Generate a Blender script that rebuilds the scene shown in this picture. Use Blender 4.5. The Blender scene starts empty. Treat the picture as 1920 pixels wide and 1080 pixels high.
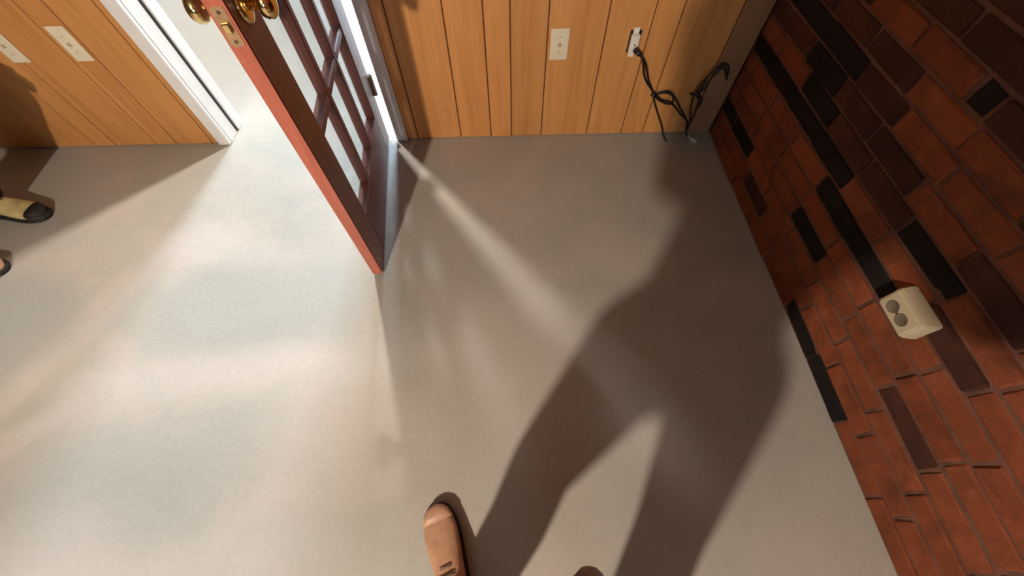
import bpy, bmesh, math, random
from mathutils import Vector, Matrix, noise as mnoise

S = bpy.context.scene
COL = S.collection
random.seed(11)

# ---------------------------------------------------------------- camera
cd = bpy.data.cameras.new('camera')
cam = bpy.data.objects.new('camera', cd)
COL.objects.link(cam)
cd.sensor_width = 36.0
cd.lens = 13.204
cd.clip_start = 0.02
pitch, yaw, roll = math.radians(29.465), math.radians(0.461), math.radians(1.090)
fwd = Vector((math.sin(pitch) * math.sin(yaw), math.sin(pitch) * math.cos(yaw), -math.cos(pitch)))
rgt = Vector((math.cos(yaw), -math.sin(yaw), 0))
dwn = fwd.cross(rgt)
r2 = rgt * math.cos(roll) + dwn * math.sin(roll)
d2 = fwd.cross(r2)
rot = Matrix((r2, -d2, -fwd)).transposed()
cam.matrix_world = Matrix.Translation((0, 0, 1.30)) @ rot.to_4x4()
S.camera = cam

# ---------------------------------------------------------------- exposure, world, lamps
S.view_settings.view_transform = 'Standard'
S.view_settings.look = 'None'
S.view_settings.gamma = 1.0
S.view_settings.use_curve_mapping = False
S.view_settings.exposure = 0.0
S.cycles.max_bounces = 8
S.cycles.diffuse_bounces = 4
S.cycles.transparent_max_bounces = 16

w = bpy.data.worlds.new('world')
S.world = w
w.use_nodes = True
w.node_tree.nodes['Background'].inputs['Color'].default_value = (0.55, 0.72, 1.0, 1)
w.node_tree.nodes['Background'].inputs['Strength'].default_value = 0.6


def lamp(name, loc, watts, colour, radius):
    d = bpy.data.lights.new(name, 'POINT')
    d.energy = watts
    d.color = colour
    d.shadow_soft_size = radius
    o = bpy.data.objects.new(name, d)
    COL.objects.link(o)
    o.location = loc
    return o


lamp('room_lamp', (-0.90, -1.55, 1.95), 262.0, (1.0, 0.86, 0.72), 0.04)      # bulb behind and left of the photographer
lamp('hall_lamp', (-0.93, 2.10, 2.56), 245.0, (1.0, 0.93, 0.87), 0.04)       # ceiling bulb just beyond the doorway
al = bpy.data.lights.new('window_daylight', 'AREA')                          # daylight entering by the hall window
al.energy = 2700.0
al.color = (0.60, 0.80, 1.0)
al.shape = 'RECTANGLE'
al.size, al.size_y = 1.5, 1.7
ao = bpy.data.objects.new('window_daylight', al)
COL.objects.link(ao)
ao.location = (-0.9, 8.96, 1.60)
ao.rotation_euler = (math.radians(-90), 0, 0)

bl = bpy.data.lights.new('rear_fill_light', 'AREA')                     # faint cool fill from behind, added to lift the shadows
bl.energy = 30.0
bl.color = (0.50, 0.80, 1.0)
bl.shape = 'RECTANGLE'
bl.size, bl.size_y = 1.5, 1.2
bo = bpy.data.objects.new('rear_fill_light', bl)
COL.objects.link(bo)
bo.location = (0.1, -4.96, 1.6)
bo.rotation_euler = (math.radians(90), 0, 0)

# ---------------------------------------------------------------- materials
def new_mat(name):
    m = bpy.data.materials.new(name)
    m.use_nodes = True
    nt = m.node_tree
    b = nt.nodes['Principled BSDF']
    return m, nt, b


def N(nt, t, **kw):
    n = nt.nodes.new(t)
    for k, v in kw.items():
        if k.startswith('i_'):
            n.inputs[k[2:].replace('_', ' ')].default_value = v
        else:
            setattr(n, k, v)
    return n


def c4(c):
    return (c[0], c[1], c[2], 1.0)


def ramp(nt, fac, stops):
    r = nt.nodes.new('ShaderNodeValToRGB')
    el = r.color_ramp.elements
    while len(el) < len(stops):
        el.new(0.5)
    for e, (p, c) in zip(el, stops):
        e.position = p
        e.color = c4(c)
    nt.links.new(fac, r.inputs['Fac'])
    return r.outputs['Color']


def mixc(nt, fac, a, b, mode='MIX'):
    m = nt.nodes.new('ShaderNodeMix')
    m.data_type = 'RGBA'
    m.blend_type = mode
    if isinstance(fac, (int, float)):
        m.inputs['Factor'].default_value = fac
    else:
        nt.links.new(fac, m.inputs['Factor'])
    for sock, v in (('A', a), ('B', b)):
        s = [x for x in m.inputs if x.name == sock and x.type == 'RGBA'][0]
        if isinstance(v, tuple):
            s.default_value = c4(v)
        else:
            nt.links.new(v, s)
    return [x for x in m.outputs if x.type == 'RGBA'][0]


def noise(nt, vec, scale, detail=4, rough=0.55, dist=0.0):
    n = N(nt, 'ShaderNodeTexNoise')
    n.inputs['Scale'].default_value = scale
    n.inputs['Detail'].default_value = detail
    n.inputs['Roughness'].default_value = rough
    n.inputs['Distortion'].default_value = dist
    if vec is not None:
        nt.links.new(vec, n.inputs['Vector'])
    return n.outputs['Fac']


def bump(nt, b, height, strength, dist=0.01):
    n = N(nt, 'ShaderNodeBump')
    n.inputs['Strength'].default_value = strength
    n.inputs['Distance'].default_value = dist
    nt.links.new(height, n.inputs['Height'])
    nt.links.new(n.outputs['Normal'], b.inputs['Normal'])


def mapping(nt, src, scale=(1, 1, 1), loc=(0, 0, 0)):
    m = N(nt, 'ShaderNodeMapping')
    m.inputs['Scale'].default_value = scale
    m.inputs['Location'].default_value = loc
    nt.links.new(src, m.inputs['Vector'])
    return m.outputs['Vector']


def geo_pos(nt):
    return N(nt, 'ShaderNodeNewGeometry').outputs['Position']


def plain(name, colour, rough=0.5, metal=0.0, var=0.12, scale=30.0, bmp=0.0, spec=0.5):
    m, nt, b = new_mat(name)
    tc = N(nt, 'ShaderNodeTexCoord').outputs['Object']
    f = noise(nt, tc, scale, 5)
    dark = tuple(x * (1 - var) for x in colour)
    lite = tuple(min(1, x * (1 + var)) for x in colour)
    nt.links.new(ramp(nt, f, [(0.3, dark), (0.7, lite)]), b.inputs['Base Color'])
    b.inputs['Roughness'].default_value = rough
    b.inputs['Metallic'].default_value = metal
    b.inputs['Specular IOR Level'].default_value = spec
    if bmp:
        bump(nt, b, f, bmp, 0.004)
    return m


def floor_material():
    m, nt, b = new_mat('painted_concrete')
    P = geo_pos(nt)
    big = noise(nt, P, 1.1, 3, 0.5, 0.6)
    mid = noise(nt, P, 3.4, 4, 0.55, 0.8)
    fine = noise(nt, P, 60, 4, 0.6)
    base = ramp(nt, big, [(0.36, (0.365, 0.345, 0.305)), (0.52, (0.41, 0.378, 0.328)), (0.64, (0.445, 0.402, 0.352))])
    warm = ramp(nt, mid, [(0.40, (0.93, 0.95, 0.93)), (0.60, (1.04, 1.0, 0.98))])
    col = mixc(nt, 1.0, base, warm, 'MULTIPLY')
    # pale trails and grey patches in the paint, some tints standing in for light levels, each a soft capsule on the floor
    wob = N(nt, 'ShaderNodeTexNoise')
    wob.inputs['Scale'].default_value = 2.6
    wob.inputs['Detail'].default_value = 3
    nt.links.new(P, wob.inputs['Vector'])
    off = N(nt, 'ShaderNodeVectorMath', operation='MULTIPLY_ADD')
    nt.links.new(wob.outputs['Color'], off.inputs[0])
    off.inputs[1].default_value = (0.16, 0.16, 0.0)
    off.inputs[2].default_value = (-0.08, -0.08, 0.0)
    Q = N(nt, 'ShaderNodeVectorMath', operation='ADD')
    nt.links.new(P, Q.inputs[0])
    nt.links.new(off.outputs[0], Q.inputs[1])

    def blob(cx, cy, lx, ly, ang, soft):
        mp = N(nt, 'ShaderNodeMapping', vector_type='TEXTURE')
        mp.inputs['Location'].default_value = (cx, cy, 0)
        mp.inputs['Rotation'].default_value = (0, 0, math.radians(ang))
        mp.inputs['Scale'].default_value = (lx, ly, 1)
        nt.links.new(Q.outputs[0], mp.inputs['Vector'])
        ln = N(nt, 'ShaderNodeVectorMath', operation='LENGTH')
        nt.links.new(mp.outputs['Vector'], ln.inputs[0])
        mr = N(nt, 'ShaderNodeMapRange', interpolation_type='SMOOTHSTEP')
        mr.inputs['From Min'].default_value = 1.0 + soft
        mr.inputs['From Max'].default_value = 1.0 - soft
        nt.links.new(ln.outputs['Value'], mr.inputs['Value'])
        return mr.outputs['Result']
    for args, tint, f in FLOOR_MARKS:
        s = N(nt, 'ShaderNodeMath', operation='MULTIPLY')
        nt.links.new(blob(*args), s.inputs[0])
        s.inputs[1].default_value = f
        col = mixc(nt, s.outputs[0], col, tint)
    spk = ramp(nt, fine, [(0.30, (0.955, 0.955, 0.955)), (0.62, (1.02, 1.02, 1.02))])
    col = mixc(nt, 1.0, col, spk, 'MULTIPLY')
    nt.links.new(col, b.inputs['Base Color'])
    rg = ramp(nt, mid, [(0.35, (0.48, 0.48, 0.48)), (0.65, (0.62, 0.62, 0.62))])
    nt.links.new(rg, b.inputs['Roughness'])
    b.inputs['Specular IOR Level'].default_value = 0.35
    hb = noise(nt, P, 5.0, 5, 0.6)
    bump(nt, b, hb, 0.25, 0.012)
    return m


# (centre x, y, half-length, half-width, angle, softness), colour, strength
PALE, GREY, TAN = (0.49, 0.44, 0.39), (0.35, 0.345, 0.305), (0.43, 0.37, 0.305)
FLOOR_MARKS = [
    ((-2.30, 3.00, 1.60, 0.80, -20, 0.5), (0.30, 0.25, 0.19), 0.90),  # darker tint painted in where the hall floor is lit too brightly
    ((-0.98, 0.72, 0.42, 0.24, 0, 0.28), GREY, 0.85),
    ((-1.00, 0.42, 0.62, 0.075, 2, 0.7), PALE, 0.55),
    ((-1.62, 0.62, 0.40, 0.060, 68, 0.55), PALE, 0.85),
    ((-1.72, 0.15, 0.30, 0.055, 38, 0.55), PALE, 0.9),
    ((-1.95, 0.62, 0.26, 0.26, 0, 0.35), GREY, 0.85),
    ((-1.15, 0.10, 0.40, 0.18, 8, 0.4), GREY, 0.70),
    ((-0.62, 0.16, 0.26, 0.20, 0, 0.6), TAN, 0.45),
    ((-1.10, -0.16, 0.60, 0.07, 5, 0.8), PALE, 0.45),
    ((-1.45, -0.16, 0.34, 0.16, 10, 0.6), PALE, 0.70),  # paler tint standing in for more light in the near left corner
    ((0.10, 0.32, 0.40, 0.30, -35, 0.7), PALE, 0.75),  # pale streaks plus painted brightness where the room lamp falls short
    ((-0.15, 0.55, 0.16, 0.12, 60, 0.8), PALE, 0.50),  # painted brightness beside the door, in place of lamp light
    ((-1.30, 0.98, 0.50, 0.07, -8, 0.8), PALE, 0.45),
]

WOOD_TC = 'Object'


def wood_material(name, dark, mid, lite, axis_scale=(9, 9, 0.7), rough=0.45):
    m, nt, b = new_mat(name)
    oi = N(nt, 'ShaderNodeObjectInfo')
    tc = N(nt, 'ShaderNodeTexCoord').outputs['Object']
    sh = N(nt, 'ShaderNodeVectorMath', operation='MULTIPLY_ADD')
    comb = N(nt, 'ShaderNodeCombineXYZ')
    for k in range(3):
        nt.links.new(oi.outputs['Random'], comb.inputs[k])
    nt.links.new(comb.outputs[0], sh.inputs[0])
    sh.inputs[1].default_value = (13.0, 7.0, 29.0)
    nt.links.new(tc, sh.inputs[2])
    v = mapping(nt, sh.outputs[0], axis_scale)
    g1 = noise(nt, v, 1.6, 6, 0.6, 1.4)
    v2 = mapping(nt, sh.outputs[0], (axis_scale[0] * 9, axis_scale[1] * 9, axis_scale[2] * 5))
    g2 = noise(nt, v2, 1.0, 3, 0.6, 0.2)
    col = ramp(nt, g1, [(0.30, dark), (0.48, mid), (0.70, lite)])
    fine = ramp(nt, g2, [(0.35, (0.86, 0.84, 0.82)), (0.60, (1.03, 1.03, 1.03))])
    col = mixc(nt, 0.45, col, fine, 'MULTIPLY')
    tone = ramp(nt, oi.outputs['Random'], [(0.0, (0.90, 0.90, 0.88)), (1.0, (1.08, 1.06, 1.05))])
    col = mixc(nt, 1.0, col, tone, 'MULTIPLY')
    nt.links.new(col, b.inputs['Base Color'])
    b.inputs['Roughness'].default_value = rough
    bump(nt, b, g2, 0.15, 0.002)
    return m


def brick_material(name, stops, tone_lo, tone_hi, rough=0.75, white=0.35):
    m, nt, b = new_mat(name)
    oi = N(nt, 'ShaderNodeObjectInfo')
    P = geo_pos(nt)
    n1 = noise(nt, P, 9, 6, 0.65, 0.6)
    n2 = noise(nt, P, 55, 5, 0.7)
    col = ramp(nt, n1, stops)
    tone = ramp(nt, oi.outputs['Random'], [(0.0, tone_lo), (1.0, tone_hi)])
    col = mixc(nt, 1.0, col, tone, 'MULTIPLY')
    sm = ramp(nt, noise(nt, mapping(nt, P, (7, 7, 22)), 1.0, 6, 0.7, 1.0), [(0.62, (0, 0, 0)), (0.80, (1, 1, 1))])
    wm = N(nt, 'ShaderNodeMath', operation='MULTIPLY')
    nt.links.new(sm, wm.inputs[0])
    wm.inputs[1].default_value = white
    col = mixc(nt, wm.outputs[0], col, (0.30, 0.19, 0.14))
    nt.links.new(col, b.inputs['Base Color'])
    b.inputs['Roughness'].default_value = rough
    b.inputs['Specular IOR Level'].default_value = 0.25
    bump(nt, b, n2, 0.5, 0.006)
    return m


def glass_material():
    m = bpy.data.materials.new('pane_glass')
    m.use_nodes = True
    nt = m.node_tree
    nt.nodes.remove(nt.nodes['Principled BSDF'])
    out = nt.nodes['Material Output']
    tr = N(nt, 'ShaderNodeBsdfTransparent')
    tr.inputs['Color'].default_value = (0.91, 0.96, 0.99, 1)
    gl = N(nt, 'ShaderNodeBsdfGlossy')
    gl.inputs['Roughness'].default_value = 0.03
    lw = N(nt, 'ShaderNodeLayerWeight')
    pw5 = N(nt, 'ShaderNodeMath', operation='POWER')
    nt.links.new(lw.outputs['Facing'], pw5.inputs[0])
    pw5.inputs[1].default_value = 5.0
    fr = N(nt, 'ShaderNodeMath', operation='MULTIPLY_ADD')
    nt.links.new(pw5.outputs[0], fr.inputs[0])
    fr.inputs[1].default_value = 0.9
    fr.inputs[2].default_value = 0.04
    mx = N(nt, 'ShaderNodeMixShader')
    nt.links.new(fr.outputs[0], mx.inputs[0])
    nt.links.new(tr.outputs[0], mx.inputs[1])
    nt.links.new(gl.outputs[0], mx.inputs[2])
    nt.links.new(mx.outputs[0], out.inputs['Surface'])
    return m


M_floor = floor_material()
M_wood = wood_material('wood_panelling', (0.53, 0.225, 0.066), (0.64, 0.285, 0.085), (0.70, 0.325, 0.105))
M_groove = plain('dark_panel_backing', (0.14, 0.06, 0.022), 0.8)
M_strip = wood_material('pinkish_wood_strip', (0.29, 0.135, 0.066), (0.34, 0.165, 0.085), (0.38, 0.19, 0.10))
M_plaster = plain('tan_plaster', (0.34, 0.29, 0.22), 0.8, var=0.05, scale=4)
M_darkwood = plain('dark_stained_wood', (0.11, 0.095, 0.08), 0.7, var=0.2, scale=3)
M_trim = plain('white_gloss_trim', (0.78, 0.75, 0.72), 0.35, var=0.05, scale=14)
M_strip_black = plain('black_weatherstrip', (0.02, 0.024, 0.03), 0.6)
M_door = wood_material('dark_red_brown_stain', (0.12, 0.040, 0.030), (0.16, 0.052, 0.040), (0.20, 0.068, 0.052), (16, 16, 1.2), 0.33)
M_edge = wood_material('orange_red_door_edge', (0.40, 0.105, 0.062), (0.48, 0.13, 0.078), (0.55, 0.155, 0.095), (16, 16, 1.2), 0.4)
M_glass = glass_material()
M_brass = plain('polished_brass', (0.83, 0.62, 0.28), 0.12, 1.0, var=0.06)
M_brass_dull = plain('worn_brass_plate', (0.66, 0.42, 0.25), 0.33, 1.0, var=0.2, scale=50)
M_screw = plain('dark_screw', (0.18, 0.13, 0.08), 0.4, 1.0)
M_steel = plain('steel_hinge', (0.35, 0.31, 0.24), 0.3, 1.0)
M_mortar = plain('reddish_smeared_mortar', (0.135, 0.056, 0.034), 0.9, var=0.35, scale=18, bmp=0.6)
M_brick = brick_material('red_orange_brick', [(0.28, (0.115, 0.034, 0.016)), (0.45, (0.19, 0.054, 0.022)), (0.58, (0.25, 0.066, 0.025)), (0.74, (0.235, 0.090, 0.050))],
                         (0.84, 0.80, 0.78), (1.08, 1.05, 1.0))
M_brick_black = brick_material('blackened_brick', [(0.3, (0.006, 0.005, 0.005)), (0.6, (0.014, 0.010, 0.009)), (0.8, (0.03, 0.018, 0.014))],
                               (0.8, 0.8, 0.8), (1.1, 1.1, 1.1), 0.85, 0.02)
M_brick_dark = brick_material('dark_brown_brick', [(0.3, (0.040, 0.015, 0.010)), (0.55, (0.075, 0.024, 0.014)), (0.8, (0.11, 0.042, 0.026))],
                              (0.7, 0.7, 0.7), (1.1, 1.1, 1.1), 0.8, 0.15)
M_ivory = plain('ivory_plastic', (0.52, 0.43, 0.28), 0.4, var=0.05, scale=20)
M_cream = plain('cream_plate_plastic', (0.78, 0.68, 0.50), 0.4, var=0.04, scale=20)
M_white = plain('white_plastic', (0.80, 0.74, 0.66), 0.35, var=0.04)
M_recep = plain('brown_grey_receptacle', (0.17, 0.14, 0.10), 0.5, var=0.15)
M_dark = plain('dark_void', (0.008, 0.006, 0.005), 0.8)
M_cord = plain('black_rubber_cord', (0.010, 0.009, 0.009), 0.45, var=0.2)
M_trouser = plain('charcoal_work_trousers', (0.030, 0.026, 0.022), 0.95, var=0.25, scale=26, bmp=0.4, spec=0.15)
M_trouser2 = plain('dark_brown_trousers', (0.032, 0.020, 0.015), 0.95, var=0.25, scale=26, bmp=0.4, spec=0.15)
M_shirt = plain('grey_cotton_shirt', (0.16, 0.17, 0.19), 0.95, var=0.15, scale=20, bmp=0.3, spec=0.15)
M_skin = plain('skin', (0.50, 0.29, 0.20), 0.5, var=0.08, scale=18)
M_hair = plain('dark_hair', (0.035, 0.022, 0.014), 0.6, var=0.3, scale=60)
M_tan = plain('tan_leather', (0.48, 0.265, 0.155), 0.5, var=0.22, scale=22, bmp=0.35)
M_tanlight = plain('pale_toe_leather', (0.50, 0.29, 0.175), 0.45, var=0.16, scale=26, bmp=0.25)
M_sole = plain('black_rubber_sole', (0.014, 0.011, 0.009), 0.7)
M_lace = plain('brown_lace', (0.20, 0.13, 0.08), 0.8)
M_khaki = plain('yellow_khaki_leather', (0.50, 0.38, 0.17), 0.6, var=0.3, scale=24, bmp=0.35)
M_eye = plain('dark_eye', (0.02, 0.015, 0.012), 0.2)


# ---------------------------------------------------------------- mesh helpers
def link_mesh(name, me, mat, parent=None):
    o = bpy.data.objects.new(name, me)
    COL.objects.link(o)
    if mat is not None and not me.materials:
        me.materials.append(mat)
    if parent is not None:
        o.parent = parent
    return o


def obj(name, bm, mat, parent=None, smooth=False, matrix=None):
    bmesh.ops.recalc_face_normals(bm, faces=bm.faces[:])
    me = bpy.data.meshes.new(name)
    bm.to_mesh(me)
    bm.free()
    if smooth:
        for p in me.polygons:
            p.use_smooth = True
    o = link_mesh(name, me, mat, parent)
    if matrix is not None:
        o.matrix_world = matrix
    return o


def add_box(bm, lo, hi, bevel=0.0, seg=1):
    c = [(a + b) / 2 for a, b in zip(lo, hi)]
    s = [b - a for a, b in zip(lo, hi)]
    r = bmesh.ops.create_cube(bm, size=1.0, matrix=Matrix.Translation(c) @ Matrix.Diagonal((s[0], s[1], s[2], 1)))
    if bevel:
        es = {e for v in r['verts'] for e in v.link_edges}
        bmesh.ops.bevel(bm, geom=list(es), offset=bevel, segments=seg, affect='EDGES', profile=0.5)
    return bm


def box(name, lo, hi, mat, parent=None, bevel=0.0, seg=1):
    return obj(name, add_box(bmesh.new(), lo, hi, bevel, seg), mat, parent)


def add_cyl(bm, p, q, r0, r1=None, n=20):
    p, q = Vector(p), Vector(q)
    d = q - p
    m = Matrix.Translation((p + q) / 2) @ d.to_track_quat('Z', 'Y').to_matrix().to_4x4()
    bmesh.ops.create_cone(bm, cap_ends=True, segments=n, radius1=r0, radius2=r0 if r1 is None else r1, depth=d.length, matrix=m)
    return bm


def add_lathe(bm, origin, axis, profile, n=28):
    """profile = (distance along axis, radius) pairs turned round axis."""
    o, a = Vector(origin), Vector(axis).normalized()
    q = a.to_track_quat('Z', 'Y').to_matrix()
    rings = []
    for d, r in profile:
        rings.append([bm.verts.new(o + q @ Vector((r * math.cos(2 * math.pi * k / n), r * math.sin(2 * math.pi * k / n), d))) for k in range(n)])
    for A, B in zip(rings, rings[1:]):
        for k in range(n):
            bm.faces.new((A[k], A[(k + 1) % n], B[(k + 1) % n], B[k]))
    bm.faces.new(rings[0][::-1])
    bm.faces.new(rings[-1])
    return bm


def smooth_path(pts, sub=8):
    pts = [Vector(p) for p in pts]
    if len(pts) < 3:
        return pts
    out = []
    P = [pts[0] * 2 - pts[1]] + pts + [pts[-1] * 2 - pts[-2]]
    for i in range(1, len(P) - 2):
        for k in range(sub):
            t = k / sub
            a, b, c, d = P[i - 1], P[i], P[i + 1], P[i + 2]
            out.append(0.5 * ((2 * b) + (c - a) * t + (2 * a - 5 * b + 4 * c - d) * t * t + (3 * b - a - 3 * c + d) * t ** 3))
    out.append(pts[-1])
    return out


def add_tube(bm, pts, r, n=8, sub=8):
    path = smooth_path(pts, sub)
    rings, up = [], Vector((0.13, 0.21, 0.97)).normalized()
    for i, p in enumerate(path):
        t = (path[min(i + 1, len(path) - 1)] - path[max(i - 1, 0)])
        t = t.normalized() if t.length > 1e-9 else Vector((0, 0, 1))
        u = up - t * up.dot(t)
        if u.length < 1e-4:
            u = t.orthogonal()
        u.normalize()
        up = u
        v = t.cross(u)
        rings.append([bm.verts.new(p + u * (r * math.cos(2 * math.pi * k / n)) + v * (r * math.sin(2 * math.pi * k / n))) for k in range(n)])
    for A, B in zip(rings, rings[1:]):
        for k in range(n):
            bm.faces.new((A[k], A[(k + 1) % n], B[(k + 1) % n], B[k]))
    bm.faces.new(rings[0][::-1])
    bm.faces.new(rings[-1])
    return bm


def add_ball(bm, c, r, sx=1, sy=1, sz=1, sub=3, rotm=None):
    m = Matrix.Translation(c)
    if rotm is not None:
        m = m @ rotm
    m = m @ Matrix.Diagonal((r * sx, r * sy, r * sz, 1))
    bmesh.ops.create_icosphere(bm, subdivisions=sub, radius=1.0, matrix=m)
    return bm


def add_limb(bm, chain, n=20):
    """chain of (point, radius): balls at the joints and tapered tubes between, to be fused by fuse()."""
    for p, r in chain:
        add_ball(bm, p, r, sub=3)
    for (p, r), (q, s) in zip(chain, chain[1:]):
        if (Vector(p) - Vector(q)).length > 1e-5:
            add_cyl(bm, p, q, r, s, n)
    return bm


def fuse(name, bm, voxel, mat, parent=None, it=6, fac=0.5):
    """Voxel-fuse overlapping shapes into one continuous smooth surface."""
    me = bpy.data.meshes.new(name + '_raw')
    bm.to_mesh(me)
    bm.free()
    t = bpy.data.objects.new(name + '_raw', me)
    COL.objects.link(t)
    md = t.modifiers.new('fuse', 'REMESH')
    md.mode = 'VOXEL'
    md.voxel_size = voxel
    md.use_smooth_shade = True
    sm = t.modifiers.new('soft', 'SMOOTH')
    sm.iterations = it
    sm.factor = fac
    dg = bpy.context.evaluated_depsgraph_get()
    dg.update()
    out = bpy.data.meshes.new_from_object(t.evaluated_get(dg))
    bpy.data.objects.remove(t)
    bpy.data.meshes.remove(me)
    out.name = name
    for p in out.polygons:
        p.use_smooth = True
    out.materials.clear()
    out.materials.append(mat)
    return link_mesh(name, out, None, parent)


def tag(o, label=None, cat=None, group=None, kind=None):
    for k, v in (('label', label), ('category', cat), ('group', group), ('kind', kind)):
        if v:
            o[k] = v
    return o


def empty(name, loc=(0, 0, 0)):
    o = bpy.data.objects.new(name, None)
    o.empty_display_size = 0.05
    COL.objects.link(o)
    o.location = loc
    return o


def keep(parent, *objs):
    """Parent objects built in world coordinates without moving them."""
    inv = Matrix.Translation(parent.location).inverted()
    for o in objs:
        o.parent = parent
        o.matrix_parent_inverse = inv
    return objs[0]


# ---------------------------------------------------------------- the room shell
WY, WB = 1.63, 1.79          # panelled wall: face towards the room, face towards the hall
BX = 1.04                    # face of the brick wall
DL, DR, DH = -1.41, -0.56, 2.16   # clear doorway

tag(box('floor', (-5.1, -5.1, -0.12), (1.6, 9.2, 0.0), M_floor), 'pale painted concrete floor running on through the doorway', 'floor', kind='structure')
tag(box('ceiling', (-5.1, -5.1, 2.46), (1.6, WB, 2.56), M_darkwood), 'dark stained wood ceiling above the panelled room', 'ceiling', kind='structure')
tag(box('ceiling_hall', (-5.1, WB, 2.95), (1.6, 9.2, 3.05), M_darkwood), 'dark stained wood ceiling beyond the doorway', 'ceiling', kind='structure')
tag(box('wall_left', (-5.1, -5.1, 0), (-5.0, WY, 2.46), M_darkwood), 'dark panelled wall at the far left of the room', 'wall', kind='structure')
bm = bmesh.new()
add_box(bm, (-5.0, -5.1, 0), (-0.7, -5.0, 2.46))
add_box(bm, (0.9, -5.1, 0), (1.6, -5.0, 2.46))
add_box(bm, (-0.7, -5.1, 0), (0.9, -5.0, 0.95))
add_box(bm, (-0.7, -5.1, 2.25), (0.9, -5.0, 2.46))
tag(obj('wall_front', bm, M_darkwood), 'dark panelled wall behind the photographer', 'wall', kind='structure')
tag(box('wall_hall_left', (-5.1, WB, 0), (-5.0, 9.2, 2.95), M_plaster), 'tan plaster side wall beyond the doorway', 'wall', kind='structure')
tag(box('wall_hall_right', (1.5, WB, 0), (1.6, 9.2, 2.95), M_plaster), 'tan plaster wall beyond the doorway behind the door', 'wall', kind='structure')
bm = bmesh.new()
add_box(bm, (-5.0, 9.0, 0), (-1.65, 9.1, 2.95))
add_box(bm, (-0.15, 9.0, 0), (1.5, 9.1, 2.95))
add_box(bm, (-1.65, 9.0, 0), (-0.15, 9.1, 0.7))
add_box(bm, (-1.65, 9.0, 2.4), (-0.15, 9.1, 2.95))
tag(obj('wall_hall_back', bm, M_plaster), 'tan plaster wall at the end of the hall around a window', 'wall', kind='structure')

# panelled wall: dark backing behind the grooves, one board per plank
bm = bmesh.new()
add_box(bm, (-5.0, WY + 0.009, 0), (DL - 0.02, WB, 2.95))
add_box(bm, (DR + 0.02, WY + 0.009, 0), (1.5, WB, 2.95))
add_box(bm, (DL - 0.02, WY + 0.009, DH + 0.02), (DR + 0.02, WB, 2.95))
wall_back = tag(obj('wall_back', bm, M_groove), 'orange brown vertical wood panelled wall around the doorway', 'wall', kind='structure')


def plank(x0, x1, z0, z1):
    g = 0.0022
    o = box('plank', (-(x1 - x0) / 2 + g, -0.0045, -(z1 - z0) / 2), ((x1 - x0) / 2 - g, 0.0045, (z1 - z0) / 2), M_wood, wall_back, 0.0022)
    o.location = ((x0 + x1) / 2, WY + 0.0045, (z0 + z1) / 2)


right_x = [-0.507, -0.452, -0.232, -0.078, 0.026, 0.177, 0.410, 0.588, 0.697, 0.925]
left_x = [-1.464, -1.506, -1.686, -1.791, -2.000, -2.100, -2.310, -2.430, -2.640, -2.800, -2.930, -3.100, -3.330, -3.540, -3.690, -3.900, -4.100, -4.300, -4.520, -4.700, -5.0]
for a, b_ in zip(right_x, right_x[1:]):
    plank(a, b_, 0.003, 2.46)
for b_, a in zip(left_x, left_x[1:]):
    plank(a, b_, 0.003, 2.46)
top_x = [-1.464, -1.285, -1.170, -0.960, -0.850, -0.640, -0.507]
for a, b_ in zip(top_x, top_x[1:]):
    plank(a, b_, DH + 0.065, 2.46)

# white door casing, jamb and weatherstrip
t1 = tag(empty('trim_1', (DL, WY, 0)), 'white door casing and jamb framing the open doorway', 'door frame', kind='structure')
keep(t1, box('casing', (DL - 0.058, WY - 0.014, 0), (DL, WY + 0.009, DH + 0.058), M_trim, None, 0.004))
keep(t1, box('casing', (DR, WY - 0.014, 0), (DR + 0.055, WY + 0.009, DH + 0.058), M_trim, None, 0.004))
keep(t1, box('casing', (DL, WY - 0.014, DH), (DR, WY + 0.009, DH + 0.058), M_trim, None, 0.004))
keep(t1, box('jamb', (DL - 0.02, WY + 0.0095, 0), (DL, WY + 0.086, DH), M_trim, None, 0.0015))
keep(t1, box('jamb', (DL - 0.02, WY + 0.108, 0), (DL + 0.004, WB + 0.012, DH), M_trim, None, 0.0015))
keep(t1, box('weatherstrip', (DL - 0.02, WY + 0.0865, 0.0), (DL - 0.004, WY + 0.1075, DH), M_strip_black))
keep(t1, box('jamb', (DR, WY + 0.0095, 0), (DR + 0.02, WB + 0.012, DH), M_trim, None, 0.0015))
keep(t1, box('jamb', (DL, WY + 0.0095, DH), (DR, WB + 0.012, DH + 0.02), M_trim, None, 0.0015))

# pale strip in the corner beside the brick
tag(box('trim_2', (0.925, WY - 0.012, 0.0), (1.034, WY + 0.009, 2.46), M_strip, None, 0.003), 'plain pinkish brown wood strip filling the corner beside the brick', 'trim', kind='structure')

# hall window
t = tag(empty('window_1', (-0.9, 9.05, 0.8)), 'white framed window letting daylight into the hall', 'window', kind='structure')
for lo, hi in (((-1.65, 9.01, 0.7), (-1.59, 9.07, 2.4)), ((-0.21, 9.01, 0.7), (-0.15, 9.07, 2.4)), ((-1.59, 9.01, 0.7), (-0.21, 9.07, 0.76)),
               ((-1.59, 9.01, 2.34), (-0.21, 9.07, 2.4)), ((-0.92, 9.01, 0.76), (-0.88, 9.07, 2.34))):
    keep(t, box('window_frame', lo, hi, M_trim))
keep(t, box('pane', (-1.59, 9.035, 0.76), (-0.92, 9.041, 2.34), M_glass))
keep(t, box('pane', (-0.88, 9.035, 0.76), (-0.21, 9.041, 2.34), M_glass))

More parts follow.
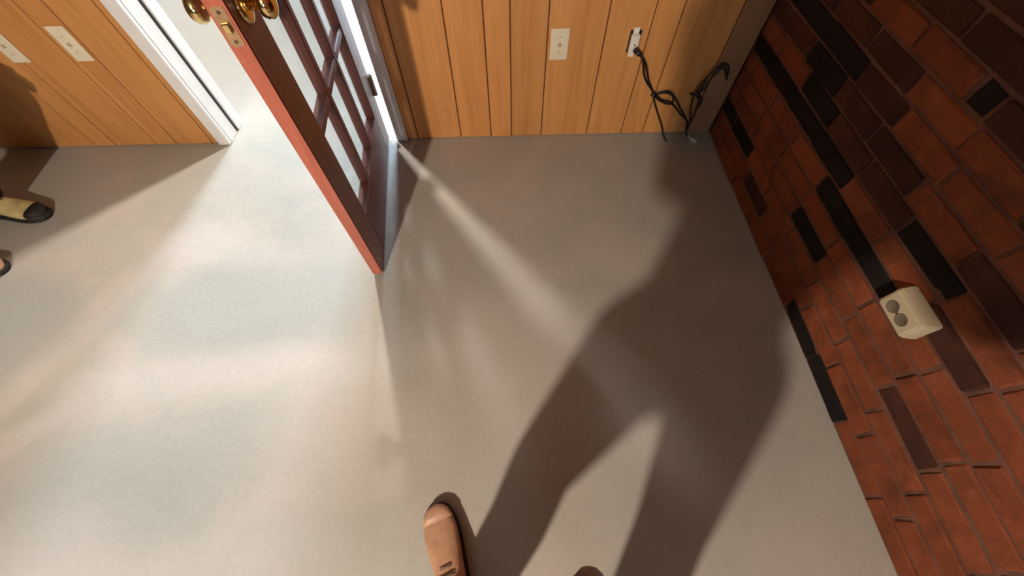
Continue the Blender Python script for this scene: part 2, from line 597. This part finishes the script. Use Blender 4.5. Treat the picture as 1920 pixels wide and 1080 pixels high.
t = tag(empty('added_rear_window', (0.1, -5.05, 0.95)), 'added unseen white framed window at the fill light behind the photographer', 'window', kind='structure')  # made-up opening that goes with the rear fill light
for lo, hi in (((-0.7, -5.07, 0.95), (-0.64, -5.01, 2.25)), ((0.84, -5.07, 0.95), (0.9, -5.01, 2.25)), ((-0.64, -5.07, 0.95), (0.84, -5.01, 1.01)),
               ((-0.64, -5.07, 2.19), (0.84, -5.01, 2.25)), ((-0.64, -5.06, 1.58), (0.84, -5.02, 1.62))):
    keep(t, box('window_frame', lo, hi, M_trim))
keep(t, box('pane', (-0.64, -5.041, 1.01), (0.84, -5.035, 1.58), M_glass))
keep(t, box('pane', (-0.64, -5.041, 1.62), (0.84, -5.035, 2.19), M_glass))

# ---------------------------------------------------------------- brick wall
wall_right = tag(box('wall_right', (BX + 0.0055, -5.0, 0), (BX + 0.16, WY + 0.009, 2.46), M_mortar), 'dark red brick wall with blackened bricks on the right', 'wall', kind='structure')
CH, BL, J = 0.068, 0.203, 0.010
BLACK = {2: [(1.27, 1.66)], 3: [(0.686, 0.89)], 5: [(0.69, 0.893), (0.40, 0.585)], 6: [(0.826, 1.68), (0.545, 0.60)], 7: [(0.40, 0.575), (1.03, 1.24)],
         8: [(1.10, 1.30)], 9: [(1.28, 1.66), (0.99, 1.193)], 11: [(0.70, 0.775)], 0: [(0.23, 0.62)]}
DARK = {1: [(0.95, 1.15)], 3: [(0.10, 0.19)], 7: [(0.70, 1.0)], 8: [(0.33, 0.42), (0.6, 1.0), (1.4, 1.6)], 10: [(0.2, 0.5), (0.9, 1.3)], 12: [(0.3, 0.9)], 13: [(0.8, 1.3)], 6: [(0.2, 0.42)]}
ANCHOR = {0: 0.20, 2: 1.272, 3: 0.684, 5: 0.688, 6: 0.830, 7: 0.395, 8: 1.098, 9: 1.282, 11: 0.775}


def brick_mesh(seed, L, extra=0.0):
    rnd = random.Random(seed)
    bm = bmesh.new()
    h, d = CH - J + extra, 0.06
    add_box(bm, (0, -L / 2, -h / 2), (d, L / 2, h / 2), 0.004)
    for v in bm.verts:
        if v.co.x < 0.02:
            v.co.x += rnd.uniform(-0.0025, 0.0025)
            v.co.y += rnd.uniform(-0.0025, 0.0025)
            v.co.z += rnd.uniform(-0.002, 0.002)
    bmesh.ops.recalc_face_normals(bm, faces=bm.faces[:])
    me = bpy.data.meshes.new('brick')
    bm.to_mesh(me)
    bm.free()
    me.materials.append(M_brick)
    return me


full_bricks = [brick_mesh(k, BL) for k in range(8)]
black_bricks = [brick_mesh(50 + k, BL + J - 0.001, 0.005) for k in range(3)]   # oversized, so they close the joints between them
rest = bmesh.new()


def inside(y, row, table):
    return any(a <= y <= b for a, b in table.get(row, ()))


rb = random.Random(5)
for row in range(0, 36):
    zc = row * CH + CH / 2
    if zc + CH / 2 > 2.45:
        break
    pitch_y = BL + J
    a0 = ANCHOR.get(row, 0.05 + (row % 2) * pitch_y / 2 + rb.uniform(-0.02, 0.02))
    k0 = math.floor((-4.98 - a0) / pitch_y)
    y = a0 + k0 * pitch_y
    while y < WY - 0.03:
        ya, yb = y, y + BL
        y += pitch_y
        cut = yb > WY - 0.014
        if cut:
            yb = WY - 0.014
        if yb - ya < 0.02:
            continue
        pieces = [(ya, yb)]
        if row == 11 and ya < 0.73 < yb:
            pieces = [(ya, 0.694), (0.703, yb)]      # a short black header
        for (p0, p1) in pieces:
            yc = (p0 + p1) / 2
            near = -0.62 < yc and zc < 1.10
            jx = rb.uniform(-0.0025, 0.002)
            if near:
                full = abs((p1 - p0) - BL) < 1e-4
                is_black = inside(yc, row, BLACK)
                me = black_bricks[rb.randrange(3)] if full and is_black else (full_bricks[rb.randrange(8)] if full else brick_mesh(rb.random(), p1 - p0))
                o = bpy.data.objects.new('brick', me)
                COL.objects.link(o)
                o.parent = wall_right
                o.location = (BX + jx, yc, zc)
                mt = M_brick_black if inside(yc, row, BLACK) else (M_brick_dark if inside(yc, row, DARK) or (row >= 8 and rb.random() < 0.45) else None)  # random upper bricks darkened to deepen the photographer's shadow in colour
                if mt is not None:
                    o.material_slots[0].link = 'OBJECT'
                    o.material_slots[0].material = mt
                    if mt is M_brick_black:
                        o.location.x += 0.002
            else:
                add_box(rest, (BX + jx, p0, zc - (CH - J) / 2), (BX + 0.03, p1, zc + (CH - J) / 2))
tag(obj('brickwork', rest, M_brick, wall_right), kind='stuff')

# ---------------------------------------------------------------- the door
HX, HY = -0.600, 1.627            # room-side hinge corner
FX, FY = -0.513, 0.812            # free-edge corner on the same face
dl = math.hypot(FX - HX, FY - HY)
door = tag(empty('door_1', (HX, HY, 0.0)), 'open red brown glazed door with brass knob swung into the room', 'door', kind='structure')
ang = math.atan2(FY - HY, FX - HX)
door.rotation_euler = (0, 0, ang)
# local frame: x along the door from hinge to free edge, y = +: towards the right (camera) face, z up
DT, Z0, Z1 = 0.040, 0.014, 2.14


def dpart(name, lo, hi, mat=M_door, bevel=0.003):
    return box(name, lo, hi, mat, door, bevel)


st, mun, brail = 0.125, 0.028, 0.222
yl, yh = -DT, 0.0
dpart('stile', (0, yl, Z0), (st, yh, Z1))
dpart('stile', (dl - st, yl, Z0), (dl, yh, Z1), bevel=0.005)
dpart('edge_band', (dl - 0.0008, yl + 0.002, Z0 + 0.002), (dl + 0.0012, yh - 0.002, Z1 - 0.002), M_edge, 0.0)
dpart('bottom_rail', (st, yl, Z0), (dl - st, yh, brail))
dpart('top_rail', (st, yl, 2.055), (dl - st, yh, Z1))
inner = dl - 2 * st
pw = (inner - 2 * mun) / 3
ph = (2.055 - brail - 4 * mun) / 5
for k in (1, 2):
    x = st + k * pw + (k - 1) * mun
    dpart('muntin', (x, yl + 0.003, brail), (x + mun, yh - 0.003, 2.055), bevel=0.004)
for k in range(1, 5):
    z = brail + k * ph + (k - 1) * mun
    for c in range(3):
        x = st + c * (pw + mun)
        dpart('muntin', (x, yl + 0.003, z), (x + pw, yh - 0.003, z + mun), bevel=0.004)
for r in range(5):
    for c in range(3):
        x, z = st + c * (pw + mun), brail + r * (ph + mun)
        p_ = dpart('pane', (x, -DT / 2 - 0.002, z), (x + pw, -DT / 2 + 0.002, z + ph), M_glass, 0.0)
for o in door.children:
    pass

# latch plate on the free edge
LZ = 0.921
bm = bmesh.new()
outline = []
for cy, cz, a0 in ((0.0065, 0.029, 0), (-0.0065, 0.029, 90), (-0.0065, -0.029, 180), (0.0065, -0.029, 270)):
    for k in range(5):
        a_ = math.radians(a0 + 22.5 * k)
        outline.append((-DT / 2 + cy + 0.0065 * math.cos(a_), LZ + cz + 0.0065 * math.sin(a_)))
lo_ = [bm.verts.new((dl, y_, z_)) for y_, z_ in outline]
hi_ = [bm.verts.new((dl + 0.0026, y_, z_)) for y_, z_ in outline]
bm.faces.new(lo_[::-1])
bm.faces.new(hi_)
for k in range(len(lo_)):
    q = (k + 1) % len(lo_)
    bm.faces.new((lo_[k], lo_[q], hi_[q], hi_[k]))
lp = obj('latch_plate', bm, M_brass_dull, door)
bm = bmesh.new()
add_box(bm, (dl + 0.0015, -DT / 2 - 0.0075, LZ - 0.009), (dl + 0.010, -DT / 2 + 0.0075, LZ + 0.009), 0.002)
obj('latch_bolt', bm, M_brass, lp)
for dz in (-0.026, 0.026):
    bm = bmesh.new()
    add_cyl(bm, (dl + 0.001, -DT / 2, LZ + dz), (dl + 0.0034, -DT / 2, LZ + dz), 0.004, 0.0035, 14)
    obj('screw', bm, M_screw, lp)
# knobs on both faces
for s, y0 in ((1, yh), (-1, yl)):
    bm = bmesh.new()
    add_lathe(bm, (dl - 0.062, y0, LZ + 0.010), (0, s, 0), [(-0.002, 0.033), (0.004, 0.033), (0.008, 0.029), (0.011, 0.016)], 32)
    rz = obj('knob_rose', bm, M_brass, door, True)
    bm = bmesh.new()
    add_lathe(bm, (dl - 0.062, y0, LZ + 0.010), (0, s, 0),
              [(0.009, 0.011), (0.022, 0.011), (0.028, 0.014), (0.034, 0.023), (0.043, 0.0275), (0.052, 0.0270), (0.059, 0.022), (0.063, 0.012), (0.0645, 0.003)], 32)
    obj('knob', bm, M_brass, door, True)
# hinges on the hinge edge
for hz in (0.285, 1.07, 1.86):
    bm = bmesh.new()
    add_cyl(bm, (-0.012, 0.008, hz - 0.048), (-0.012, 0.008, hz + 0.048), 0.0065, n=16)
    for q in (-0.018, 0.018):
        add_cyl(bm, (-0.012, 0.008, hz + q - 0.0008), (-0.012, 0.008, hz + q + 0.0008), 0.0072, n=16)
    add_box(bm, (-0.030, -0.006, hz - 0.044), (-0.008, 0.006, hz + 0.044), 0.0)
    add_box(bm, (-0.012, -0.004, hz - 0.044), (0.001, 0.0085, hz + 0.044), 0.0)
    obj('hinge', bm, M_steel, door, False)

# ---------------------------------------------------------------- plates and outlets on the panelled wall


def wall_plate(x0, x1, z0, z1, label, nub=True, group=None):
    yb, yf = WY, WY - 0.006
    t = empty('wall_plate', ((x0 + x1) / 2, WY, z0))
    bm = bmesh.new()
    add_box(bm, (x0, yf, z0), (x1, yb - 0.0003, z1), 0.0035, 2)
    keep(t, obj('plate', bm, M_cream))
    xc, zc = (x0 + x1) / 2, (z0 + z1) / 2
    for dz in (-0.030, 0.030):
        bm = bmesh.new()
        add_cyl(bm, (xc, yf + 0.001, zc + dz), (xc, yf - 0.0014, zc + dz), 0.0038, 0.0032, 12)
        keep(t, obj('screw', bm, M_ivory))
    if nub:
        bm = bmesh.new()
        add_lathe(bm, (xc, yf + 0.0005, zc), (0, -1, 0), [(0, 0.0085), (0.002, 0.0085), (0.0025, 0.005), (0.008, 0.0046), (0.009, 0.003)], 16)
        keep(t, obj('jack', bm, M_ivory))
    return tag(t, label, 'wall plate', group)


wall_plate(-1.768, -1.694, 0.424, 0.556, 'cream wall plate on the left panelling, nearer the white door casing')
wall_plate(-2.030, -1.956, 0.424, 0.556, 'cream wall plate on the left panelling, farther from the white door casing')
wall_plate(0.189, 0.265, 0.384, 0.506, 'cream wall plate on the panelling right of the door, with no cord')

# bare duplex outlet set in a cut-out
ox, oz = 0.533, 0.447
t = tag(empty('duplex_outlet', (ox, WY, oz)), 'white uncovered duplex outlet in the panelling with black cords plugged in', 'outlet')
keep(t, box('cutout', (ox - 0.0225, WY - 0.0012, oz - 0.040), (ox + 0.0235, WY - 0.0002, oz + 0.046), M_dark))
bm = bmesh.new()
add_box(bm, (ox - 0.0175, WY - 0.022, oz - 0.034), (ox + 0.0175, WY - 0.001, oz + 0.034), 0.004, 2)
keep(t, obj('receptacle_body', bm, M_white))
for s in (-1, 1):
    bm = bmesh.new()
    add_box(bm, (ox - 0.012, WY - 0.006, oz + s * 0.045 - 0.012), (ox + 0.012, WY - 0.0014, oz + s * 0.045 + 0.012), 0.002)
    keep(t, obj('mounting_ear', bm, M_white))
    f = bmesh.new()
    add_cyl(f, (ox, WY - 0.021, oz + s * 0.0175), (ox, WY - 0.0245, oz + s * 0.0175), 0.0148, 0.0142, 22)
    fo = obj('socket_face', f, M_white)
    keep(t, fo)
    sl = bmesh.new()
    for dx in (-0.0058, 0.0058):
        add_box(sl, (ox + dx - 0.001, WY - 0.0250, oz + s * 0.0175 - 0.002), (ox + dx + 0.001, WY - 0.0240, oz + s * 0.0175 + 0.006))
    add_cyl(sl, (ox, WY - 0.0240, oz + s * 0.0175 - 0.007), (ox, WY - 0.0250, oz + s * 0.0175 - 0.007), 0.0022, n=10)
    so = obj('slot', sl, M_dark)
    so.parent = fo
    so.matrix_parent_inverse = Matrix.Translation(t.location).inverted() @ Matrix.Identity(4)
bm = bmesh.new()
add_cyl(bm, (ox, WY - 0.021, oz), (ox, WY - 0.0235, oz), 0.0035, 0.003, 12)
keep(t, obj('screw', bm, M_brass))


def bundle(name, label, strands, r, ties=(), plug=None):
    bm = bmesh.new()
    add_tube(bm, strands[0], r, 8)
    root = obj(name, bm, M_cord, None, True)
    for s in strands[1:]:
        bm = bmesh.new()
        add_tube(bm, s, r, 8)
        obj('strand', bm, M_cord, root, True)
    for p, q in ties:
        bm = bmesh.new()
        add_cyl(bm, p, q, 0.0095, n=12)
        obj('cable_tie', bm, M_cord, root, True)
    if plug:
        bm = bmesh.new()
        a, b_ = plug
        add_cyl(bm, a, b_, 0.012, 0.009, 14)
        obj('plug', bm, M_cord, root, True)
    tag(root, label, 'cord')
    return root


y1 = WY - 0.012
bundle('power_cord', 'black power cord plugged into the bare outlet, hanging to a tied bunch',
       [[(0.548, WY - 0.040, 0.428), (0.575, y1 - 0.034, 0.400), (0.602, y1 - 0.016, 0.335), (0.632, y1, 0.285), (0.682, y1, 0.228), (0.700, y1, 0.185), (0.735, y1, 0.125), (0.778, y1, 0.055), (0.800, y1 - 0.02, 0.008), (0.806, y1 - 0.06, 0.007)],
        [(0.548, WY - 0.040, 0.428), (0.590, y1 - 0.028, 0.385), (0.625, y1 - 0.012, 0.318), (0.650, y1, 0.275), (0.690, y1, 0.226), (0.735, y1, 0.228), (0.775, y1, 0.214), (0.790, y1, 0.175), (0.765, y1, 0.172), (0.720, y1, 0.192), (0.686, y1 - 0.006, 0.222)],
        [(0.686, y1 - 0.004, 0.226), (0.730, y1 - 0.006, 0.196), (0.770, y1 - 0.006, 0.186), (0.815, y1, 0.150), (0.850, y1, 0.115), (0.890, y1 - 0.01, 0.086), (0.905, y1 - 0.012, 0.040), (0.915, y1 - 0.03, 0.008)],
        [(0.690, y1 - 0.008, 0.230), (0.745, y1 - 0.008, 0.240), (0.790, y1 - 0.008, 0.205), (0.835, y1 - 0.006, 0.150), (0.870, y1 - 0.008, 0.110), (0.893, y1 - 0.014, 0.080)]],
       0.0042, [((0.676, y1 - 0.003, 0.226), (0.694, y1 - 0.003, 0.214))], ((0.540, WY - 0.0246, 0.4295), (0.556, WY - 0.052, 0.424)))
y2 = WY - 0.024
bundle('coiled_cord', 'black cord coiled in a drooping loop against the corner strip beside the brick',
       [[(0.905, y2 - 0.008, 0.040), (0.902, y2 - 0.004, 0.095), (0.880, y2, 0.165), (0.872, y2, 0.225), (0.885, y2, 0.285), (0.902, y2, 0.325), (0.928, y2, 0.360), (0.958, y2, 0.356), (0.975, y2, 0.330), (0.985, y2, 0.290)],
        [(0.870, y2 - 0.005, 0.225), (0.893, y2 - 0.004, 0.262), (0.893, y2 - 0.004, 0.312), (0.920, y2 - 0.004, 0.346), (0.950, y2 - 0.004, 0.345), (0.968, y2 - 0.004, 0.318)],
        [(0.846, y2, 0.232), (0.866, y2, 0.222), (0.890, y2 - 0.006, 0.222), (0.912, y2 - 0.004, 0.205), (0.918, y2 - 0.004, 0.165)],
        [(0.882, y2 - 0.006, 0.228), (0.902, y2 - 0.008, 0.262), (0.905, y2 - 0.008, 0.300), (0.925, y2 - 0.008, 0.332), (0.948, y2 - 0.008, 0.362), (0.962, y2 - 0.008, 0.352)],
        [(0.895, y2 - 0.004, 0.220), (0.905, y2 - 0.003, 0.165), (0.910, y2 - 0.004, 0.110), (0.908, y2 - 0.004, 0.060)]],
       0.0042, [((0.876, y2 - 0.004, 0.232), (0.890, y2 - 0.004, 0.216))])

# small white scrap on the floor by the cords
bm = bmesh.new()
add_tube(bm, [(0.930, 1.605, 0.004), (0.932, 1.580, 0.006), (0.938, 1.563, 0.012), (0.952, 1.556, 0.006), (0.962, 1.566, 0.004)], 0.0035, 8)
add_tube(bm, [(0.934, 1.572, 0.006), (0.938, 1.552, 0.004), (0.956, 1.548, 0.004)], 0.003, 8)
tag(obj('cable_clip', bm, M_white, None, True), 'tiny white plastic clip on the floor in the corner below the cords', 'clip')

# surface-mounted outlet box on the brick
y0, y1b, z0, z1, xf = 0.338, 0.448, 0.388, 0.456, BX - 0.050
t = tag(empty('outlet_box', (BX, (y0 + y1b) / 2, z0)), 'ivory surface mounted outlet box lying sideways on the brick wall', 'outlet')
bm = bmesh.new()
vs = []
for x, g in ((BX - 0.001, 0.004), (BX - 0.018, 0.0035), (xf + 0.008, 0.0), (xf, -0.004)):
    vs.append([bm.verts.new((x, a, b_)) for a, b_ in ((y0 - g, z0 - g), (y1b + g, z0 - g), (y1b + g, z1 + g), (y0 - g, z1 + g))])
for A, B in zip(vs, vs[1:]):
    for k in range(4):
        bm.faces.new((A[k], A[(k + 1) % 4], B[(k + 1) % 4], B[k]))
bm.faces.new(vs[0])
bm.faces.new(vs[-1])
bmesh.ops.bevel(bm, geom=bm.edges[:], offset=0.003, segments=2, affect='EDGES')
keep(t, obj('housing', bm, M_ivory))
for yc in (0.374, 0.412):
    bm = bmesh.new()
    add_lathe(bm, (xf + 0.001, yc, 0.420), (-1, 0, 0), [(0, 0.0170), (0.0022, 0.0170), (0.0024, 0.0158), (0.0017, 0.0150), (0.0017, 0.001)], 26)
    f = keep(t, obj('socket_face', bm, M_recep, None, True))
    bm = bmesh.new()
    for dy in (-0.006, 0.006):
        add_box(bm, (xf - 0.0012, yc + dy - 0.001, 0.418), (xf - 0.0002, yc + dy + 0.001, 0.426))
    o = obj('slot', bm, M_dark)
    keep(f, o)
    o.matrix_parent_inverse = Matrix.Translation(t.location).inverted()
bm = bmesh.new()
add_cyl(bm, (xf + 0.001, 0.393, 0.420), (xf - 0.002, 0.393, 0.420), 0.0035, 0.003, 12)
keep(t, obj('screw', bm, M_brass_dull))

# ---------------------------------------------------------------- people


def boot(parent, toe, heel, ankle_top, leather, toecap, laces=True):
    """A lace-up boot from toe to heel on the floor, its shaft rising to ankle_top."""
    toe, heel = Vector(toe), Vector(heel)
    ax = (toe - heel)
    L = ax.length
    ax.normalize()
    sd = Vector((0, 0, 1)).cross(ax)

    def at(s, x, z):
        p = heel + ax * (s * L) + sd * x
        return Vector((p.x, p.y, z))
    prof = [(0.02, 0.026, 0.075), (0.08, 0.034, 0.085), (0.20, 0.037, 0.098), (0.35, 0.037, 0.100), (0.50, 0.041, 0.086), (0.62, 0.0455, 0.072), (0.74, 0.0475, 0.062), (0.85, 0.0440, 0.056), (0.93, 0.035, 0.050), (0.975, 0.022, 0.043), (0.992, 0.010, 0.036)]

    def loft(bm, prof, zb, topf, n=24):
        rings = []
        for s, wd, h in prof:
            ring = []
            for k in range(n):
                a = 2 * math.pi * k / n
                c, si = math.cos(a), math.sin(a)
                e = 0.75
                x = wd * math.copysign(abs(c) ** e, c)
                z = (zb + topf(h)) / 2 + (topf(h) - zb) / 2 * math.copysign(abs(si) ** e, si)
                ring.append(bm.verts.new(at(s, x, z)))
            rings.append(ring)
        for A, B in zip(rings, rings[1:]):
            for k in range(n):
                bm.faces.new((A[k], A[(k + 1) % n], B[(k + 1) % n], B[k]))
        bm.faces.new(rings[0][::-1])
        bm.faces.new(rings[-1])
        bmesh.ops.recalc_face_normals(bm, faces=bm.faces[:])
    bm = bmesh.new()
    loft(bm, prof, 0.014, lambda h: h)
    at_top = Vector(ankle_top)
    add_limb(bm, [(at(0.20, 0, 0.062), 0.040), (at(0.20, 0, 0.105), 0.042), (at_top, 0.052)])
    up = fuse('boot', bm, 0.0042, leather, parent, 5, 0.5)
    bm = bmesh.new()
    loft(bm, [(s + (0.012 if s > 0.9 else (-0.012 if s < 0.05 else 0)), wd + 0.005, 0) for s, wd, h in prof], 0.0, lambda h: 0.021)
    o = obj('sole', bm, M_sole, up, True)
    bm = bmesh.new()
    loft(bm, [(s, wd + 0.0016, h + 0.0016) for s, wd, h in prof[7:]] + [(0.998, 0.004, 0.030)], 0.018, lambda h: h)
    obj('toe_cap', bm, toecap, up, True)
    if laces:
        bm = bmesh.new()
        for k in range(4):
            s = 0.50 - 0.062 * k
            h = 0.086 + 0.009 * k
            add_tube(bm, [at(s - 0.01, -0.026, h - 0.012), at(s, 0, h + 0.004), at(s + 0.02, 0.026, h - 0.012)], 0.0026, 6)
            add_tube(bm, [at(s + 0.02, -0.026, h - 0.014), at(s, 0, h + 0.005), at(s - 0.01, 0.026, h - 0.010)], 0.0026, 6)
        obj('lace', bm, M_lace, up, True)
    return up


def hand(bm, wrist, direction, palm_n, thumb_side, curl=0.5):
    """Palm, four unequal bent fingers and a thumb leaving the side of the palm, to be fused with the body."""
    d = Vector(direction).normalized()
    n = Vector(palm_n).normalized()
    n = (n - d * n.dot(d)).normalized()
    s = d.cross(n) * thumb_side
    w_ = Vector(wrist)
    for k, off in enumerate((-0.030, -0.010, 0.010, 0.030)):
        add_limb(bm, [(w_ + d * 0.012 + s * off * 0.6, 0.015), (w_ + d * 0.085 + s * off, 0.0125)], 12)
    for off, ln in ((-0.032, 0.062), (-0.011, 0.078), (0.011, 0.083), (0.032, 0.074)):
        p = w_ + d * 0.088 + s * off
        dd, chain, r = d.copy(), [(p, 0.0098)], 0.0098
        for f in (0.45, 0.32, 0.23):
            dd = (dd * math.cos(curl) + n * math.sin(curl)).normalized()
            p = p + dd * ln * f
            r -= 0.0009
            chain.append((p, r))
        add_limb(bm, chain, 12)
    p = w_ + d * 0.030 + s * 0.034
    q = p + (d * 0.7 + s * 0.75 + n * 0.25).normalized() * 0.040
    t = q + (d * 0.95 + s * 0.2 + n * 0.35).normalized() * 0.034
    add_limb(bm, [(p, 0.0135), (q, 0.0115), (t, 0.0095)], 12)


def person(name, label, J, face, mt, ms, boots, group=None):
    """J: joint positions. The body is one fused surface; clothes, boots and hair are its children."""
    V = {k: Vector(v) for k, v in J.items()}
    face = Vector(face).normalized()
    side = Vector((0, 0, 1)).cross(face)
    bm = bmesh.new()
    for s in 'lr':
        add_limb(bm, [(V['hip_' + s], 0.082), (V['knee_' + s], 0.052), (V['calf_' + s], 0.050), (V['ankle_' + s], 0.034)])
        add_limb(bm, [(V['shoulder_' + s], 0.050), (V['elbow_' + s], 0.036), (V['wrist_' + s], 0.025)])
        hand(bm, V['wrist_' + s], V['hand_dir_' + s], V['palm_n_' + s], 1 if s == 'l' else -1, 0.55)
    add_limb(bm, [(V['pelvis'], 0.115), (V['waist'], 0.105), (V['chest'], 0.122), (V['neck'] - Vector((0, 0, 0.06)), 0.075)])
    add_limb(bm, [(V['shoulder_l'], 0.052), (V['neck'] - Vector((0, 0, 0.05)), 0.062), (V['shoulder_r'], 0.052)])
    add_limb(bm, [(V['hip_l'], 0.085), (V['pelvis'], 0.11), (V['hip_r'], 0.085)])
    H = V['head']
    add_limb(bm, [(V['neck'], 0.055), (H - Vector((0, 0, 0.06)) - face * 0.01, 0.056)])
    R = Matrix((side, face, Vector((0, 0, 1)))).transposed().to_4x4()
    add_ball(bm, H + Vector((0, 0, 0.02)) - face * 0.012, 0.10, 0.76, 0.94, 1.0, 4, R)
    add_ball(bm, H + face * 0.022 - Vector((0, 0, 0.055)), 0.068, 0.82, 0.9, 1.0, 4, R)
    add_limb(bm, [(H + face * 0.080 + Vector((0, 0, 0.010)), 0.008), (H + face * 0.104 - Vector((0, 0, 0.026)), 0.0135)], 12)
    for s in (-1, 1):
        add_ball(bm, H + side * s * 0.077 - face * 0.010 - Vector((0, 0, 0.008)), 0.026, 0.35, 0.75, 1.15, 3, R)
    add_ball(bm, H + face * 0.078 - Vector((0, 0, 0.056)), 0.018, 1.3, 0.6, 0.45, 3, R)
    body = fuse(name, bm, 0.0065, M_skin, None, 4, 0.5)
    tag(body, label, 'person', group)
    for s in (-1, 1):
        bm = bmesh.new()
        add_ball(bm, H + side * s * 0.032 + face * 0.071 + Vector((0, 0, 0.004)), 0.0085, sub=2)
        obj('eye', bm, M_eye, body, True)
    bm = bmesh.new()
    add_ball(bm, H + Vector((0, 0, 0.036)) - face * 0.024, 0.106, 0.80, 0.92, 0.98, 4, R)
    for v in [v for v in bm.verts if (v.co - H).dot(face) > 0.035 and v.co.z < H.z + 0.075 or v.co.z < H.z - 0.045]:
        bm.verts.remove(v)
    obj('hair', bm, M_hair, body, True)
    # trousers
    bm = bmesh.new()
    for s in 'lr':
        hem = V['ankle_' + s] + (V['calf_' + s] - V['ankle_' + s]).normalized() * J.get('hem', 0.02)
        add_limb(bm, [(V['hip_' + s], 0.098), (V['knee_' + s], 0.074), (V['calf_' + s], 0.073), (hem, 0.068)])
    add_limb(bm, [(V['hip_l'], 0.098), (V['pelvis'], 0.125), (V['hip_r'], 0.098)])
    add_limb(bm, [(V['pelvis'], 0.126), (V['waist'] - Vector((0, 0, 0.05)), 0.118)])
    fuse('trousers', bm, 0.009, mt, body, 5, 0.5)
    # shirt
    bm = bmesh.new()
    for s in 'lr':
        cuff = V['wrist_' + s] + (V['elbow_' + s] - V['wrist_' + s]).normalized() * 0.05
        add_limb(bm, [(V['shoulder_' + s], 0.064), (V['elbow_' + s], 0.052), (cuff, 0.040)])
    add_limb(bm, [(V['pelvis'], 0.132), (V['waist'], 0.124), (V['chest'], 0.142), (V['neck'] - Vector((0, 0, 0.075)), 0.078)])
    add_limb(bm, [(V['shoulder_l'], 0.064), (V['neck'] - Vector((0, 0, 0.07)), 0.072), (V['shoulder_r'], 0.064)])
    fuse('shirt', bm, 0.009, ms, body, 5, 0.5)
    for args in boots:
        boot(body, *args)
    return body


# the photographer, standing behind the camera; only the boots reach the frame
person('person', 'person taking the picture in tan leather boots and dark trousers, feet at the bottom', dict(
    hip_l=(-0.155, -0.430, 0.86), knee_l=(-0.160, -0.315, 0.49), calf_l=(-0.155, -0.315, 0.35), ankle_l=(-0.150, -0.28, 0.10),
    hip_r=(0.025, -0.490, 0.86), knee_r=(0.110, -0.450, 0.49), calf_r=(0.125, -0.460, 0.35), ankle_r=(0.145, -0.460, 0.10),
    pelvis=(-0.065, -0.465, 0.94), waist=(-0.060, -0.445, 1.10), chest=(-0.045, -0.41, 1.29), neck=(-0.035, -0.37, 1.47), head=(-0.02, -0.33, 1.60),
    shoulder_l=(-0.225, -0.345, 1.40), elbow_l=(-0.170, -0.330, 1.13), wrist_l=(-0.110, -0.13, 1.28), hand_dir_l=(0.55, 0.45, 0.35), palm_n_l=(0.7, -0.3, -0.2),
    shoulder_r=(0.140, -0.475, 1.40), elbow_r=(0.265, -0.41, 1.11), wrist_r=(0.150, -0.13, 1.28), hand_dir_r=(-0.55, 0.45, 0.35), palm_n_r=(-0.7, -0.3, -0.2)),
    (0.34, 0.94, 0), M_trouser2, M_shirt,
    [((-0.240, -0.005, 0), (-0.135, -0.290, 0), (-0.155, -0.265, 0.20), M_tan, M_tanlight),
     ((0.180, -0.190, 0), (0.140, -0.490, 0), (0.146, -0.440, 0.20), M_tan, M_tanlight)])

# the other person, crouching at the left of the doorway; the boots and the shadows on floor and wall reach the frame
person('person', 'person in charcoal trousers and khaki work boots crouching left of the doorway', dict(
    hip_l=(-2.41, 1.13, 0.60), knee_l=(-2.025, 1.20, 0.51), calf_l=(-2.120, 1.20, 0.38), ankle_l=(-2.285, 1.20, 0.10),
    hip_r=(-2.42, 0.93, 0.60), knee_r=(-2.030, 0.89, 0.51), calf_r=(-2.125, 0.89, 0.38), ankle_r=(-2.295, 0.89, 0.10),
    pelvis=(-2.46, 1.03, 0.64), waist=(-2.40, 1.03, 0.80), chest=(-2.27, 1.03, 0.98), neck=(-2.16, 1.03, 1.14), head=(-2.09, 1.03, 1.25),
    shoulder_l=(-2.22, 1.22, 1.06), elbow_l=(-2.16, 1.30, 0.78), wrist_l=(-2.04, 1.24, 0.61), hand_dir_l=(0.9, -0.3, -0.25), palm_n_l=(0, 0, -1),
    shoulder_r=(-2.22, 0.84, 1.06), elbow_r=(-2.18, 0.77, 0.78), wrist_r=(-2.05, 0.84, 0.61), hand_dir_r=(0.9, 0.3, -0.25), palm_n_r=(0, 0, -1)),
    (1, 0, 0), M_trouser, M_shirt,
    [((-2.065, 1.165, 0), (-2.365, 1.205, 0), (-2.325, 1.20, 0.17), M_khaki, M_sole),
     ((-2.075, 0.880, 0), (-2.375, 0.895, 0), (-2.335, 0.89, 0.17), M_khaki, M_tanlight)])
